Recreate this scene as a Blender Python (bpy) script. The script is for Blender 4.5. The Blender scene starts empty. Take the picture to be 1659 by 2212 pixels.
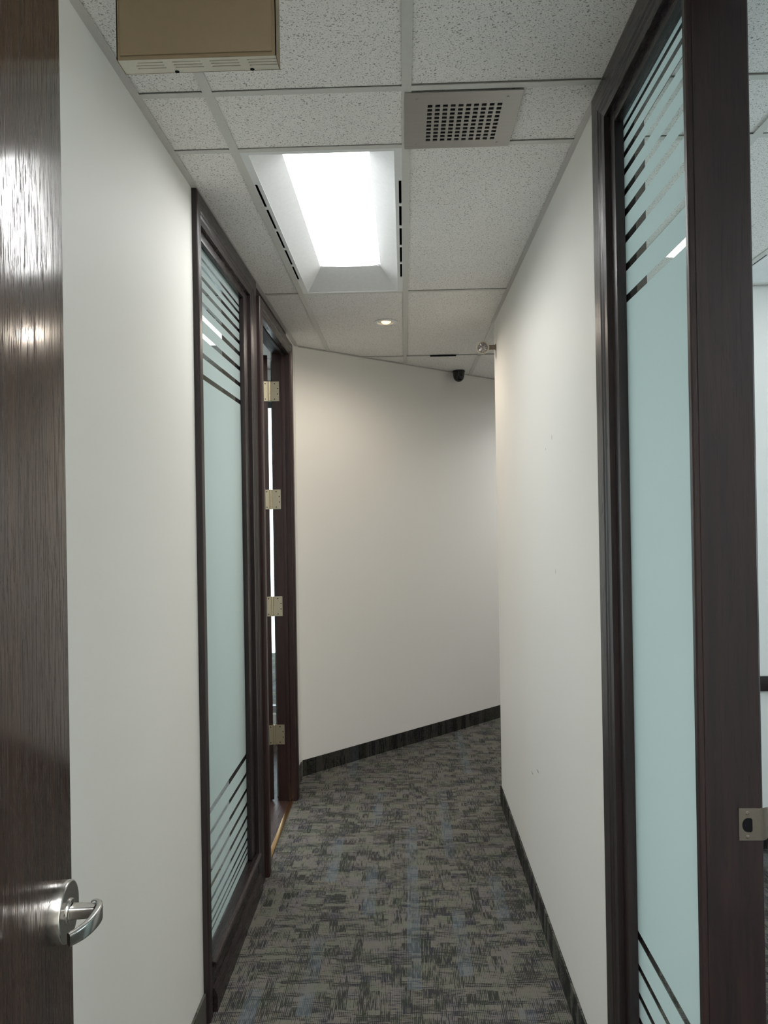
import bpy, bmesh, math, random
from mathutils import Vector, Matrix
random.seed(7)
scene = bpy.context.scene
COL = scene.collection
sin, cos, pi = math.sin, math.cos, math.pi

# ------------------------------------------------------------------ camera
cam_d = bpy.data.cameras.new('camera')
cam_d.sensor_fit = 'VERTICAL'
cam_d.sensor_height = 36.0
cam_d.lens = 36.0 * 1640.0 / 2212.0
cam_d.clip_start = 0.02
cam = bpy.data.objects.new('camera', cam_d)
COL.objects.link(cam)
_vp = Vector((873.2 - 829.5, -(1112.3 - 1106.0), 1640.0)).normalized()      # world +Y seen in camera (right, up, forward)
_roll = 0.0168
_u = Vector((-sin(_roll), cos(_roll), 0.0))
_u = (_u - _vp * _u.dot(_vp)).normalized()                                  # world +Z
_r = _u.cross(_vp)                                                          # world +X
right = Vector((_r.x, _vp.x, _u.x)); up = Vector((_r.y, _vp.y, _u.y)); fwd = Vector((_r.z, _vp.z, _u.z))
Mc = Matrix.Identity(4)
for i in range(3):
    Mc[i][0] = right[i]; Mc[i][1] = up[i]; Mc[i][2] = -fwd[i]
Mc[2][3] = 1.65
cam.matrix_world = Mc
scene.camera = cam

# ------------------------------------------------------------------ world, exposure
world = bpy.data.worlds.new('daylight')
scene.world = world
world.use_nodes = True
_bg = world.node_tree.nodes['Background']
_bg.inputs['Color'].default_value = (0.80, 0.91, 1.0, 1)
_bg.inputs['Strength'].default_value = 3.9
LENS = 8.4           # radiance of the corridor fluorescent lenses seen from the side
LENS_O = 1.6         # the same in the two offices
SPOT = 2.2           # radiance of the small warm lamp
SPOT_W = 26.0
scene.view_settings.view_transform = 'Standard'
scene.view_settings.look = 'None'
scene.view_settings.gamma = 1.0
scene.view_settings.use_curve_mapping = False
scene.view_settings.exposure = 0.13
cy = scene.cycles
cy.use_denoising = True
cy.max_bounces = 10
cy.diffuse_bounces = 7
cy.glossy_bounces = 5
cy.transparent_max_bounces = 16
cy.sample_clamp_indirect = 6.0
cy.caustics_reflective = False
cy.caustics_refractive = False

# ------------------------------------------------------------------ dimensions (metres)
H = 2.735            # ceiling
XL, XR = -0.68, 0.528
OL, OR = -0.775, 0.600        # office faces of the two corridor walls
TOP = H + 0.30
EA, EB = 5.459, 0.951         # end wall: y = EA + EB * x
Y_END = 4.335                 # end of the right corridor wall

# ------------------------------------------------------------------ materials
def new_mat(name):
    m = bpy.data.materials.new(name); m.use_nodes = True
    nt = m.node_tree
    return m, nt, nt.nodes['Principled BSDF']
def N(nt, t, **kw):
    n = nt.nodes.new(t)
    for k, v in kw.items():
        setattr(n, k, v)
    return n
def L(nt, a, b): nt.links.new(a, b)
def coords(nt, scale=(1, 1, 1)):
    tc = N(nt, 'ShaderNodeTexCoord'); mp = N(nt, 'ShaderNodeMapping')
    mp.inputs['Scale'].default_value = scale
    L(nt, tc.outputs['Object'], mp.inputs['Vector'])
    return mp.outputs['Vector']
def noise(nt, vec, scale, detail=3, rough=0.5):
    n = N(nt, 'ShaderNodeTexNoise')
    n.inputs['Scale'].default_value = scale; n.inputs['Detail'].default_value = detail; n.inputs['Roughness'].default_value = rough
    L(nt, vec, n.inputs['Vector'])
    return n.outputs['Fac']
def ramp(nt, fac, stops):
    r = N(nt, 'ShaderNodeValToRGB')
    el = r.color_ramp.elements
    while len(el) < len(stops): el.new(0.5)
    for e, (p, c) in zip(el, stops):
        e.position = p; e.color = (c[0], c[1], c[2], 1) if not isinstance(c, (int, float)) else (c, c, c, 1)
    L(nt, fac, r.inputs['Fac'])
    return r.outputs['Color']
def math_(nt, op, a, b=None):
    n = N(nt, 'ShaderNodeMath', operation=op)
    for i, v in enumerate((a, b)):
        if v is None: continue
        if isinstance(v, (int, float)): n.inputs[i].default_value = v
        else: L(nt, v, n.inputs[i])
    return n.outputs[0]
def mixc(nt, fac, a, b, mode='MIX'):
    n = N(nt, 'ShaderNodeMix', data_type='RGBA', blend_type=mode)
    for key, v in ((0, fac), (6, a), (7, b)):
        if isinstance(v, (int, float)): n.inputs[key].default_value = v
        elif isinstance(v, tuple): n.inputs[key].default_value = (v[0], v[1], v[2], 1)
        else: L(nt, v, n.inputs[key])
    return n.outputs[2]
def bump(nt, p, height, strength, dist):
    b = N(nt, 'ShaderNodeBump')
    b.inputs['Strength'].default_value = strength; b.inputs['Distance'].default_value = dist
    L(nt, height, b.inputs['Height']); L(nt, b.outputs['Normal'], p.inputs['Normal'])

def plain(name, col, rough=0.5, metal=0.0, spec=0.5):
    m, nt, p = new_mat(name)
    v = coords(nt)
    f = noise(nt, v, 60, 3)
    c = mixc(nt, 0.12, (col[0], col[1], col[2]), ramp(nt, f, [(0.3, tuple(x * 0.75 for x in col)), (0.7, tuple(min(1, x * 1.2) for x in col))]))
    L(nt, c, p.inputs['Base Color'])
    p.inputs['Roughness'].default_value = rough; p.inputs['Metallic'].default_value = metal
    p.inputs['Specular IOR Level'].default_value = spec
    return m

def wall_mat(name, col, scuffs=()):
    m, nt, p = new_mat(name)
    v = coords(nt)
    big = noise(nt, v, 1.3, 3)
    c = mixc(nt, big, tuple(x * 0.965 for x in col), col)
    if scuffs:
        wob = noise(nt, v, 90, 3)
        geo = N(nt, 'ShaderNodeNewGeometry')
        sep = N(nt, 'ShaderNodeSeparateXYZ'); L(nt, geo.outputs['Position'], sep.inputs[0])
        tot = None
        for (y, z, ry, rz) in scuffs:
            dy = math_(nt, 'DIVIDE', math_(nt, 'SUBTRACT', sep.outputs['Y'], y), ry)
            dz = math_(nt, 'DIVIDE', math_(nt, 'SUBTRACT', sep.outputs['Z'], z), rz)
            d = math_(nt, 'ADD', math_(nt, 'MULTIPLY', dy, dy), math_(nt, 'MULTIPLY', dz, dz))
            k = math_(nt, 'LESS_THAN', d, math_(nt, 'MULTIPLY', wob, 2.0))
            tot = k if tot is None else math_(nt, 'MAXIMUM', tot, k)
        c = mixc(nt, math_(nt, 'MULTIPLY', tot, 0.55), c, (0.12, 0.12, 0.13))
    L(nt, c, p.inputs['Base Color'])
    p.inputs['Roughness'].default_value = 0.55
    p.inputs['Specular IOR Level'].default_value = 0.3
    bump(nt, p, noise(nt, v, 260, 2), 0.08, 0.002)
    return m

def wood_mat(name, along='z', base=(0.0135, 0.0095, 0.0105), light=(0.026, 0.0155, 0.0150), rough=0.33, grain=0.12):
    m, nt, p = new_mat(name)
    k = {'x': (0.035, 1, 1), 'y': (1, 0.035, 1), 'z': (1, 1, 0.035)}[along]
    v = coords(nt, k)
    warp = noise(nt, coords(nt, tuple(0.35 if s < 1 else 1 for s in k)), 5, 2)
    vv = N(nt, 'ShaderNodeVectorMath', operation='MULTIPLY_ADD')
    vv.inputs[1].default_value = (1, 1, 1)
    L(nt, v, vv.inputs[0])
    cmb = N(nt, 'ShaderNodeCombineXYZ')
    w = math_(nt, 'MULTIPLY', warp, 0.03)
    L(nt, w, cmb.inputs[0]); L(nt, w, cmb.inputs[1]); L(nt, w, cmb.inputs[2])
    L(nt, cmb.outputs[0], vv.inputs[2])
    g1 = noise(nt, vv.outputs[0], 70, 4, 0.6)
    g2 = noise(nt, vv.outputs[0], 330, 3, 0.6)
    c = ramp(nt, g1, [(0.32, base), (0.68, light)])
    pores = ramp(nt, g2, [(0.36, 0.0), (0.46, 1.0)])
    c = mixc(nt, 1.0, c, mixc(nt, pores, (0.62, 0.62, 0.62), (1, 1, 1)), 'MULTIPLY')
    L(nt, c, p.inputs['Base Color'])
    r = math_(nt, 'ADD', math_(nt, 'MULTIPLY', math_(nt, 'SUBTRACT', 1.0, pores), 0.25), rough)
    L(nt, r, p.inputs['Roughness'])
    bump(nt, p, pores, grain, 0.0006)
    return m

def carpet_mat(name, dark=1.0):
    m, nt, p = new_mat(name)
    v = coords(nt)
    sep = N(nt, 'ShaderNodeSeparateXYZ'); L(nt, v, sep.inputs[0])
    X, Y, Z = sep.outputs[0], sep.outputs[1], sep.outputs[2]
    # woven blocks: each cell picks strokes along x or along y
    def cells(sx, sy, seed):
        # brick-like blocks: columns of width sx cut at uneven lengths around sy
        ci_ = math_(nt, 'FLOOR', math_(nt, 'DIVIDE', X, sx))
        wn = N(nt, 'ShaderNodeTexWhiteNoise', noise_dimensions='1D'); L(nt, math_(nt, 'ADD', ci_, seed), wn.inputs['W'])
        rj = math_(nt, 'FLOOR', math_(nt, 'ADD', math_(nt, 'DIVIDE', Y, sy), math_(nt, 'MULTIPLY', wn.outputs['Value'], 9.7)))
        cb_ = N(nt, 'ShaderNodeCombineXYZ'); L(nt, ci_, cb_.inputs[0]); L(nt, rj, cb_.inputs[1]); cb_.inputs[2].default_value = seed
        w_ = N(nt, 'ShaderNodeTexWhiteNoise', noise_dimensions='3D'); L(nt, cb_.outputs[0], w_.inputs['Vector'])
        sc_ = N(nt, 'ShaderNodeSeparateColor'); L(nt, w_.outputs['Color'], sc_.inputs[0])
        return sc_.outputs
    ca = cells(0.037, 0.052, 3.1)     # upright bundles
    cb2 = cells(0.093, 0.024, 8.4)    # level bundles
    patch = noise(nt, v, 7.5, 2, 0.5)
    # ribs running along the corridor inside upright bundles, 5 mm apart and ragged
    ry = noise(nt, coords(nt, (1, 0.10, 0.10)), 165, 2, 0.6)
    rx = noise(nt, coords(nt, (0.14, 1, 1)), 165, 2, 0.6)
    ua = math_(nt, 'MULTIPLY', math_(nt, 'SUBTRACT', ca[0], 0.52), 0.34)
    ub = math_(nt, 'MULTIPLY', math_(nt, 'SUBTRACT', cb2[0], 0.52), 0.30)
    pm = math_(nt, 'MULTIPLY', math_(nt, 'SUBTRACT', patch, 0.5), 0.30)
    pile = noise(nt, coords(nt, (1, 1, 1)), 420, 2, 0.7)
    pl_ = math_(nt, 'MULTIPLY', math_(nt, 'SUBTRACT', pile, 0.5), 0.22)
    na = math_(nt, 'ADD', math_(nt, 'ADD', ry, ua), math_(nt, 'ADD', pm, pl_))
    nb = math_(nt, 'ADD', math_(nt, 'ADD', rx, ub), math_(nt, 'ADD', pm, pl_))
    rib = math_(nt, 'ABSOLUTE', math_(nt, 'SUBTRACT', math_(nt, 'FRACT', math_(nt, 'DIVIDE', X, 0.0062)), 0.5))
    rb = math_(nt, 'MULTIPLY', math_(nt, 'SUBTRACT', rib, 0.25), 0.42)
    nn = math_(nt, 'ADD', math_(nt, 'MAXIMUM', na, nb), rb)
    mask = ramp(nt, nn, [(0.51, 0.0), (0.65, 1.0)])
    tint = N(nt, 'ShaderNodeTexNoise'); tint.inputs['Scale'].default_value = 11; tint.inputs['Detail'].default_value = 2; L(nt, v, tint.inputs['Vector'])
    base = ramp(nt, tint.outputs['Fac'], [(0.30, (0.124, 0.132, 0.104)), (0.5, (0.140, 0.132, 0.112)), (0.70, (0.134, 0.124, 0.126))])
    dk = ramp(nt, ca[2], [(0.0, (0.018, 0.026, 0.020)), (0.5, (0.026, 0.025, 0.024)), (1.0, (0.020, 0.022, 0.034))])
    c = mixc(nt, math_(nt, 'MULTIPLY', mask, 0.88), base, dk)
    # pale blue bars running along the corridor
    cw = 0.185
    col_i = math_(nt, 'FLOOR', math_(nt, 'DIVIDE', math_(nt, 'ADD', X, 0.095), cw))
    w1 = N(nt, 'ShaderNodeTexWhiteNoise', noise_dimensions='1D'); L(nt, col_i, w1.inputs['W'])
    yy = math_(nt, 'ADD', math_(nt, 'DIVIDE', Y, 0.46), math_(nt, 'MULTIPLY', w1.outputs['Value'], 7.3))
    row_i = math_(nt, 'FLOOR', yy)
    cb = N(nt, 'ShaderNodeCombineXYZ'); L(nt, col_i, cb.inputs[0]); L(nt, row_i, cb.inputs[1])
    w2 = N(nt, 'ShaderNodeTexWhiteNoise', noise_dimensions='3D'); L(nt, cb.outputs[0], w2.inputs['Vector'])
    on = math_(nt, 'GREATER_THAN', w2.outputs['Value'], 0.70)
    fx = math_(nt, 'FRACT', math_(nt, 'DIVIDE', math_(nt, 'ADD', X, 0.095), cw))
    inb = math_(nt, 'MULTIPLY', math_(nt, 'GREATER_THAN', fx, 0.42), math_(nt, 'LESS_THAN', fx, 0.70))
    fade = ramp(nt, noise(nt, v, 7, 2), [(0.36, 0.25), (0.6, 1.0)])
    blue = math_(nt, 'MULTIPLY', math_(nt, 'MULTIPLY', on, inb), fade)
    bl = mixc(nt, mask, (0.130, 0.150, 0.165), (0.088, 0.108, 0.125))
    c = mixc(nt, math_(nt, 'MULTIPLY', blue, 0.6), c, bl)
    # odd coloured flecks
    fl = noise(nt, coords(nt, (1, 2, 1)), 60, 1)
    c = mixc(nt, ramp(nt, fl, [(0.71, 0.0), (0.76, 0.55)]), c, (0.20, 0.135, 0.075))
    c = mixc(nt, 1.0, c, (dark, dark, dark), 'MULTIPLY')
    L(nt, c, p.inputs['Base Color'])
    p.inputs['Roughness'].default_value = 0.95
    p.inputs['Specular IOR Level'].default_value = 0.1
    bump(nt, p, nn, 0.5, 0.003)
    return m

def tile_mat():
    m, nt, p = new_mat('mineral_fibre_tile')
    v = coords(nt)
    wob = N(nt, 'ShaderNodeTexNoise'); wob.inputs['Scale'].default_value = 45; wob.inputs['Detail'].default_value = 2; L(nt, v, wob.inputs['Vector'])
    wv = N(nt, 'ShaderNodeVectorMath', operation='MULTIPLY_ADD'); L(nt, wob.outputs['Color'], wv.inputs[0]); wv.inputs[1].default_value = (0.012, 0.012, 0.012); L(nt, v, wv.inputs[2])
    n1 = noise(nt, wv.outputs[0], 215, 2, 0.5)
    n2 = noise(nt, wv.outputs[0], 380, 2, 0.6)
    n3 = noise(nt, v, 520, 2, 0.6)
    pits = math_(nt, 'MAXIMUM', ramp(nt, n1, [(0.600, 0.0), (0.645, 1.0)]), math_(nt, 'MULTIPLY', ramp(nt, n2, [(0.575, 0.0), (0.645, 1.0)]), 0.6))
    pits = math_(nt, 'MAXIMUM', pits, math_(nt, 'MULTIPLY', ramp(nt, n3, [(0.54, 0.0), (0.68, 1.0)]), 0.22))
    soft = noise(nt, v, 3.0, 3)
    base = mixc(nt, soft, (0.86, 0.845, 0.82), (0.91, 0.90, 0.88))
    c = mixc(nt, math_(nt, 'MULTIPLY', pits, 0.72), base, (0.13, 0.12, 0.105))
    L(nt, c, p.inputs['Base Color'])
    p.inputs['Roughness'].default_value = 0.9
    p.inputs['Specular IOR Level'].default_value = 0.15
    bump(nt, p, math_(nt, 'SUBTRACT', 1.0, pits), 0.35, 0.003)
    return m

def metal_mat(name, col, rough=0.3, brushed=None, aniso=0.0):
    m, nt, p = new_mat(name)
    p.inputs['Metallic'].default_value = 1.0
    v = coords(nt, brushed or (1, 1, 1))
    f = noise(nt, v, 180, 3, 0.6)
    L(nt, mixc(nt, f, tuple(x * 0.86 for x in col), tuple(min(1, x * 1.08) for x in col)), p.inputs['Base Color'])
    L(nt, math_(nt, 'ADD', math_(nt, 'MULTIPLY', f, 0.12), rough - 0.06), p.inputs['Roughness'])
    if brushed: bump(nt, p, f, 0.12, 0.0004)
    return m

def emit_mat(name, col, strength):
    m, nt, p = new_mat(name)
    v = coords(nt)
    f = noise(nt, v, 3, 1)
    L(nt, mixc(nt, f, tuple(x * 0.97 for x in col), col), p.inputs['Emission Color'])
    p.inputs['Emission Strength'].default_value = strength
    p.inputs['Base Color'].default_value = (0.8, 0.8, 0.8, 1)
    return m

def glass_mat():
    m, nt, p = new_mat('clear_glass')
    nt.nodes.remove(p)
    out = nt.nodes['Material Output']
    tr = N(nt, 'ShaderNodeBsdfTransparent'); tr.inputs['Color'].default_value = (0.93, 0.965, 0.95, 1)
    gl = N(nt, 'ShaderNodeBsdfGlossy'); gl.inputs['Roughness'].default_value = 0.01
    fr = N(nt, 'ShaderNodeFresnel'); fr.inputs['IOR'].default_value = 1.5
    geo = N(nt, 'ShaderNodeNewGeometry')
    ior = N(nt, 'ShaderNodeMix'); ior.inputs[2].default_value = 1.5; ior.inputs[3].default_value = 1.5
    L(nt, geo.outputs['Backfacing'], ior.inputs[0])
    mx = N(nt, 'ShaderNodeMixShader')
    # reflect from the outward faces only, so that both faces together act as one thin sheet
    L(nt, math_(nt, 'MULTIPLY', fr.outputs[0], math_(nt, 'SUBTRACT', 1.0, geo.outputs['Backfacing'])), mx.inputs[0])
    L(nt, tr.outputs[0], mx.inputs[1]); L(nt, gl.outputs[0], mx.inputs[2])
    L(nt, mx.outputs[0], out.inputs['Surface'])
    return m

def film_mat():
    m, nt, p = new_mat('frosted_film')
    nt.nodes.remove(p)
    out = nt.nodes['Material Output']
    v = coords(nt)
    f = noise(nt, v, 2.0, 2)
    col = mixc(nt, f, (0.62, 0.70, 0.685), (0.65, 0.725, 0.715))
    tl = N(nt, 'ShaderNodeBsdfTranslucent'); L(nt, col, tl.inputs['Color'])
    df = N(nt, 'ShaderNodeBsdfDiffuse'); L(nt, col, df.inputs['Color'])
    mx = N(nt, 'ShaderNodeMixShader'); mx.inputs[0].default_value = 0.28
    L(nt, tl.outputs[0], mx.inputs[1]); L(nt, df.outputs[0], mx.inputs[2])
    L(nt, mx.outputs[0], out.inputs['Surface'])
    return m

M = {}
M['wall'] = wall_mat('white_wall_paint', (0.84, 0.83, 0.79))
M['wall_r'] = wall_mat('white_wall_paint_scuffed', (0.84, 0.83, 0.79),
                       [(2.708, 1.916, 0.004, 0.010), (3.262, 0.539, 0.020, 0.004), (3.12, 0.594, 0.022, 0.005), (2.684, 1.442, 0.003, 0.009), (2.83, 1.885, 0.004, 0.004)])
M['office'] = wall_mat('office_wall_paint', (0.84, 0.84, 0.82))
M['wood'] = wood_mat('dark_stained_wood_upright', 'z')
M['wood_y'] = wood_mat('dark_stained_wood_level', 'y', rough=0.27)
M['wood_x'] = wood_mat('dark_stained_wood_cross', 'x')
M['dull_wood'] = wood_mat('dark_stained_wood_dull', 'y', rough=0.62)
M['red_wood'] = wood_mat('red_brown_stained_wood', 'z', (0.017, 0.0085, 0.0085), (0.040, 0.0175, 0.0145), 0.36)
M['oak'] = wood_mat('dark_stained_oak_veneer', 'z', (0.022, 0.0125, 0.010), (0.050, 0.026, 0.018), 0.16, 0.55)
M['carpet'] = carpet_mat('woven_carpet')
M['carpet_base'] = carpet_mat('carpet_base_strip', 0.38)
M['carpet_side'] = carpet_mat('carpet_side_strip', 0.75)
M['tile'] = tile_mat()
M['tee'] = plain('painted_tee', (0.60, 0.60, 0.57), 0.45)
M['angle'] = plain('painted_wall_angle', (0.56, 0.54, 0.52), 0.45)
M['plenum'] = plain('dark_plenum', (0.012, 0.012, 0.012), 0.95, 0, 0.0)
M['white_metal'] = plain('white_enamel', (0.76, 0.78, 0.79), 0.38)
M['lens'] = emit_mat('lit_lens', (1.0, 1.0, 0.985), LENS)
M['lens_o'] = emit_mat('lit_lens_dim', (1.0, 1.0, 0.985), LENS_O)
M['bulb'] = emit_mat('warm_lamp', (1.0, 0.66, 0.30), SPOT)
M['steel'] = metal_mat('brushed_steel', (0.40, 0.395, 0.37), 0.42, (0.02, 1, 1))
M['nickel'] = metal_mat('satin_nickel', (0.56, 0.55, 0.53), 0.20)
M['brass'] = metal_mat('dull_brass_plate', (0.66, 0.58, 0.42), 0.34)
M['bronze'] = metal_mat('dull_bronze_plate', (0.34, 0.29, 0.24), 0.40)
M['dark'] = plain('black_void', (0.006, 0.007, 0.008), 0.9, 0, 0.1)
M['duct'] = plain('dark_duct', (0.010, 0.012, 0.018), 0.6)
M['black_plastic'] = plain('black_plastic', (0.010, 0.010, 0.011), 0.35)
M['dome'] = plain('black_dome_glass', (0.006, 0.006, 0.007), 0.08)
M['beige'] = plain('beige_enamel', (0.23, 0.175, 0.105), 0.5)
M['cream'] = plain('cream_plastic', (0.60, 0.57, 0.48), 0.4)
M['tan'] = plain('tan_plastic', (0.24, 0.18, 0.14), 0.5)
M['lamp_glass'] = metal_mat('fluted_lamp_reflector', (0.34, 0.31, 0.30), 0.18, (6, 6, 0.3))
M['glass'] = glass_mat()
M['film'] = film_mat()
M['threshold'] = metal_mat('bronze_threshold', (0.62, 0.36, 0.15), 0.30)
M['wood_floor'] = wood_mat('brown_office_floor', 'y', (0.030, 0.015, 0.012), (0.055, 0.026, 0.020), 0.4)
M['alu'] = plain('grey_window_frame', (0.25, 0.25, 0.25), 0.4)
M['taupe'] = plain('taupe_blind_cassette', (0.19, 0.175, 0.14), 0.6)

# ------------------------------------------------------------------ mesh helpers
class MB:
    """collects shapes in world coordinates; link() makes ONE mesh object of them"""
    def __init__(self):
        self.v = []; self.f = []
    def add(self, vs, fs):
        o = len(self.v)
        self.v += [Vector(p) for p in vs]; self.f += [[i + o for i in f] for f in fs]
        return self
    def box(self, x0, x1, y0, y1, z0, z1):
        x0, x1 = min(x0, x1), max(x0, x1); y0, y1 = min(y0, y1), max(y0, y1); z0, z1 = min(z0, z1), max(z0, z1)
        vs = [(x, y, z) for z in (z0, z1) for y in (y0, y1) for x in (x0, x1)]
        return self.add(vs, [(0, 2, 3, 1), (4, 5, 7, 6), (0, 1, 5, 4), (2, 6, 7, 3), (0, 4, 6, 2), (1, 3, 7, 5)])
    def prism(self, poly, z0, z1):
        n = len(poly)
        vs = [(x, y, z0) for x, y in poly] + [(x, y, z1) for x, y in poly]
        fs = [tuple(reversed(range(n))), tuple(range(n, 2 * n))] + [(i, (i + 1) % n, n + (i + 1) % n, n + i) for i in range(n)]
        return self.add(vs, fs)
    def loft(self, rings, closed_ring=True, caps=True):
        n = len(rings[0]); vs = [p for r in rings for p in r]; fs = []
        for k in range(len(rings) - 1):
            for i in range(n if closed_ring else n - 1):
                j = (i + 1) % n
                fs.append((k * n + i, k * n + j, (k + 1) * n + j, (k + 1) * n + i))
        if caps:
            fs.append(tuple(reversed(range(n)))); fs.append(tuple(range((len(rings) - 1) * n, len(rings) * n)))
        return self.add(vs, fs)
    def lathe(self, origin, axis, prof, seg=32, caps=True):
        """prof: (distance along axis, radius)"""
        a = Vector(axis).normalized()
        u = a.orthogonal().normalized(); w = a.cross(u)
        o = Vector(origin)
        rings = [[o + a * d + (u * cos(2 * pi * i / seg) + w * sin(2 * pi * i / seg)) * max(r, 1e-5) for i in range(seg)] for d, r in prof]
        return self.loft(rings, True, caps)
    def xform(self, fn):
        self.v = [Vector(fn(p)) for p in self.v]; return self

ORG = {}
def smooth_by_angle(me, ang=0.45):
    for p in me.polygons: p.use_smooth = True
    me.set_sharp_from_angle(angle=ang)
def obj(name, mb, mat, parent=None, bevel=0.0, smooth=False, origin=None):
    org = Vector(ORG[parent.name]) if parent else Vector(origin or (0, 0, 0))
    me = bpy.data.meshes.new(name)
    me.from_pydata([p - org for p in mb.v], [], mb.f)
    bm = bmesh.new(); bm.from_mesh(me)
    bmesh.ops.recalc_face_normals(bm, faces=bm.faces)
    if bevel:
        ed = [e for e in bm.edges if e.is_manifold and e.calc_face_angle(0) > 0.5]
        bmesh.ops.bevel(bm, geom=ed, offset=bevel, segments=2, profile=0.7, affect='EDGES', clamp_overlap=True)
    bm.to_mesh(me); bm.free()
    if smooth or bevel: smooth_by_angle(me)
    me.materials.append(mat)
    o = bpy.data.objects.new(name, me); COL.objects.link(o)
    if parent: o.parent = parent
    else: o.location = org
    ORG[o.name] = org
    return o
def empty(name, loc, label=None, cat=None, kind=None, group=None):
    o = bpy.data.objects.new(name, None); COL.objects.link(o)
    o.location = loc; o.empty_display_size = 0.1
    ORG[o.name] = Vector(loc)
    return tag(o, label, cat, kind, group)
def tag(o, label=None, cat=None, kind=None, group=None):
    if label: o['label'] = label
    if cat: o['category'] = cat
    if kind: o['kind'] = kind
    if group: o['group'] = group
    return o

# ================================================================== SHELL
END_N = Vector((-EB, 1, 0)).normalized()       # into the end wall
def end_y(x): return EA + EB * x

fl = obj('floor', MB().box(-3.4, 3.6, -2.7, 9.2, -0.12, 0.0), M['carpet'])
tag(fl, 'grey green woven carpet with pale blue bars along the corridor', 'floor', 'structure')

def wall(name, mb, mat, label): return tag(obj(name, mb, mat), label, 'wall', 'structure')
wall('wall_left', MB().box(OL, XL, -2.7, 2.472, 0, TOP).box(OL, XL, 4.463, 5.70, 0, TOP), M['wall'],
     'plain white wall on the left of the corridor behind the open oak door')
wall('wall_right', MB().box(XR, OR, 2.004, Y_END, 0, TOP).box(XR, OR, -2.7, 0.42, 0, TOP), M['wall_r'],
     'plain white wall on the right with small dark scuffs, ending at an outside corner')
q0, q1 = -0.6799, 3.6
wall('wall_end', MB().prism([(q0, end_y(q0)), (q1, end_y(q1)), (q1 - 0.1, end_y(q1) + 0.12), (q0, end_y(q0) + 0.16)], 0, TOP), M['wall'],
     'slanting white wall closing the far end of the corridor')
wall('wall_office_right', MB().box(OR + 0.0001, 3.6, 3.75, Y_END, 0, TOP), M['office'],
     'white far wall of the right office with a dark chair rail')
wall('wall_office_right_back', MB().box(OR + 0.0001, 3.6, -0.72, -0.6, 0, TOP), M['office'], 'white rear wall of the right office')
wall('wall_back', MB().box(-0.6799, XR - 0.0001, -2.7, -2.6, 0, TOP), M['wall'], 'white wall behind the viewer')
wall('wall_side', MB().box(3.45, 3.6, Y_END + 0.0001, 8.7, 0, TOP), M['wall'], 'white wall closing the side corridor')
# right office: window side
wy0, wy1, wz0, wz1 = 0.3, 3.3, 0.9, 2.4
wall('wall_office_right_side', MB().box(3.45, 3.6, -0.6, wy0, 0, TOP).box(3.45, 3.6, wy1, 3.7499, 0, TOP)
     .box(3.45, 3.6, wy0, wy1, 0, wz0).box(3.45, 3.6, wy0, wy1, wz1, TOP), M['office'], 'white window wall of the right office')
# left office
vx0, vx1, vz0, vz1 = -2.9, -0.85, 0.20, 2.66
wall('wall_office_left', MB().box(-3.4, vx0, 5.56, 5.70, 0, TOP).box(vx1, OL - 0.0001, 5.56, 5.70, 0, TOP)
     .box(vx0, vx1, 5.56, 5.70, 0, vz0).box(vx0, vx1, 5.56, 5.70, vz1, TOP), M['office'], 'white window wall of the left office')
wall('wall_office_left_side', MB().box(-3.4, -3.25, 1.3, 5.5599, 0, TOP), M['office'], 'white side wall of the left office')
wall('wall_office_left_back', MB().box(-3.4, OL - 0.0001, 1.18, 1.2999, 0, TOP), M['office'], 'white rear wall of the left office')

# carpeted base strips
def base(name, mb, label, mat='carpet_base'): return tag(obj(name, mb, M[mat]), label, 'baseboard', 'structure')
base('baseboard_left', MB().box(XL, XL + 0.008, -2.6, 2.466, 0.0005, 0.1).box(XL, XL + 0.008, 4.47, 4.79, 0.0005, 0.1), 'carpet base strip along the left wall', 'carpet_side')
base('baseboard_right', MB().box(XR - 0.008, XR, 2.011, Y_END + 0.008, 0.0005, 0.1), 'carpet base strip along the right wall', 'carpet_side')
q0 = -0.672
base('baseboard_end', MB().prism([(q0, end_y(q0) - 0.012), (3.4, end_y(3.4) - 0.012), (3.4, end_y(3.4)), (q0, end_y(q0))], 0.0005, 0.1), 'dark carpet base strip along the slanting end wall')
base('baseboard_office_right', MB().box(OR + 0.01, 3.44, 3.738, 3.75, 0.0005, 0.105), 'dark base strip in the right office')
tag(obj('trim_1', MB().box(OR + 0.01, 3.44, 3.727, 3.75, 0.767, 0.838), M['wood_x'], bevel=0.004),
    'dark wooden chair rail across the white far wall of the right office', 'chair rail', 'structure')

# ================================================================== CEILING
ceil = tag(obj('ceiling', MB().box(-3.4, 3.6, -2.7, 9.2, TOP - 0.06, TOP), M['plenum']),
           'suspended ceiling of speckled tiles in a white metal grid', 'ceiling', 'structure')
TX = [0.024 + 0.508 * k for k in range(-7, 8)]
TY = [-2.577, -1.077, 0.423, 1.928, 2.230, 3.690, 5.200, 6.700, 8.200]
HW = 0.0125
def clip(poly, a, b, c):
    """keep a*x + b*y <= c"""
    out = []
    for i in range(len(poly)):
        p, q = poly[i], poly[(i + 1) % len(poly)]
        dp, dq = a * p[0] + b * p[1] - c, a * q[0] + b * q[1] - c
        if dp <= 0: out.append(p)
        if (dp < 0 < dq) or (dq < 0 < dp):
            t = dp / (dp - dq); out.append((p[0] + t * (q[0] - p[0]), p[1] + t * (q[1] - p[1])))
    return out
def area(p): return abs(sum(p[i][0] * p[(i + 1) % len(p)][1] - p[(i + 1) % len(p)][0] * p[i][1] for i in range(len(p)))) / 2
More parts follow.
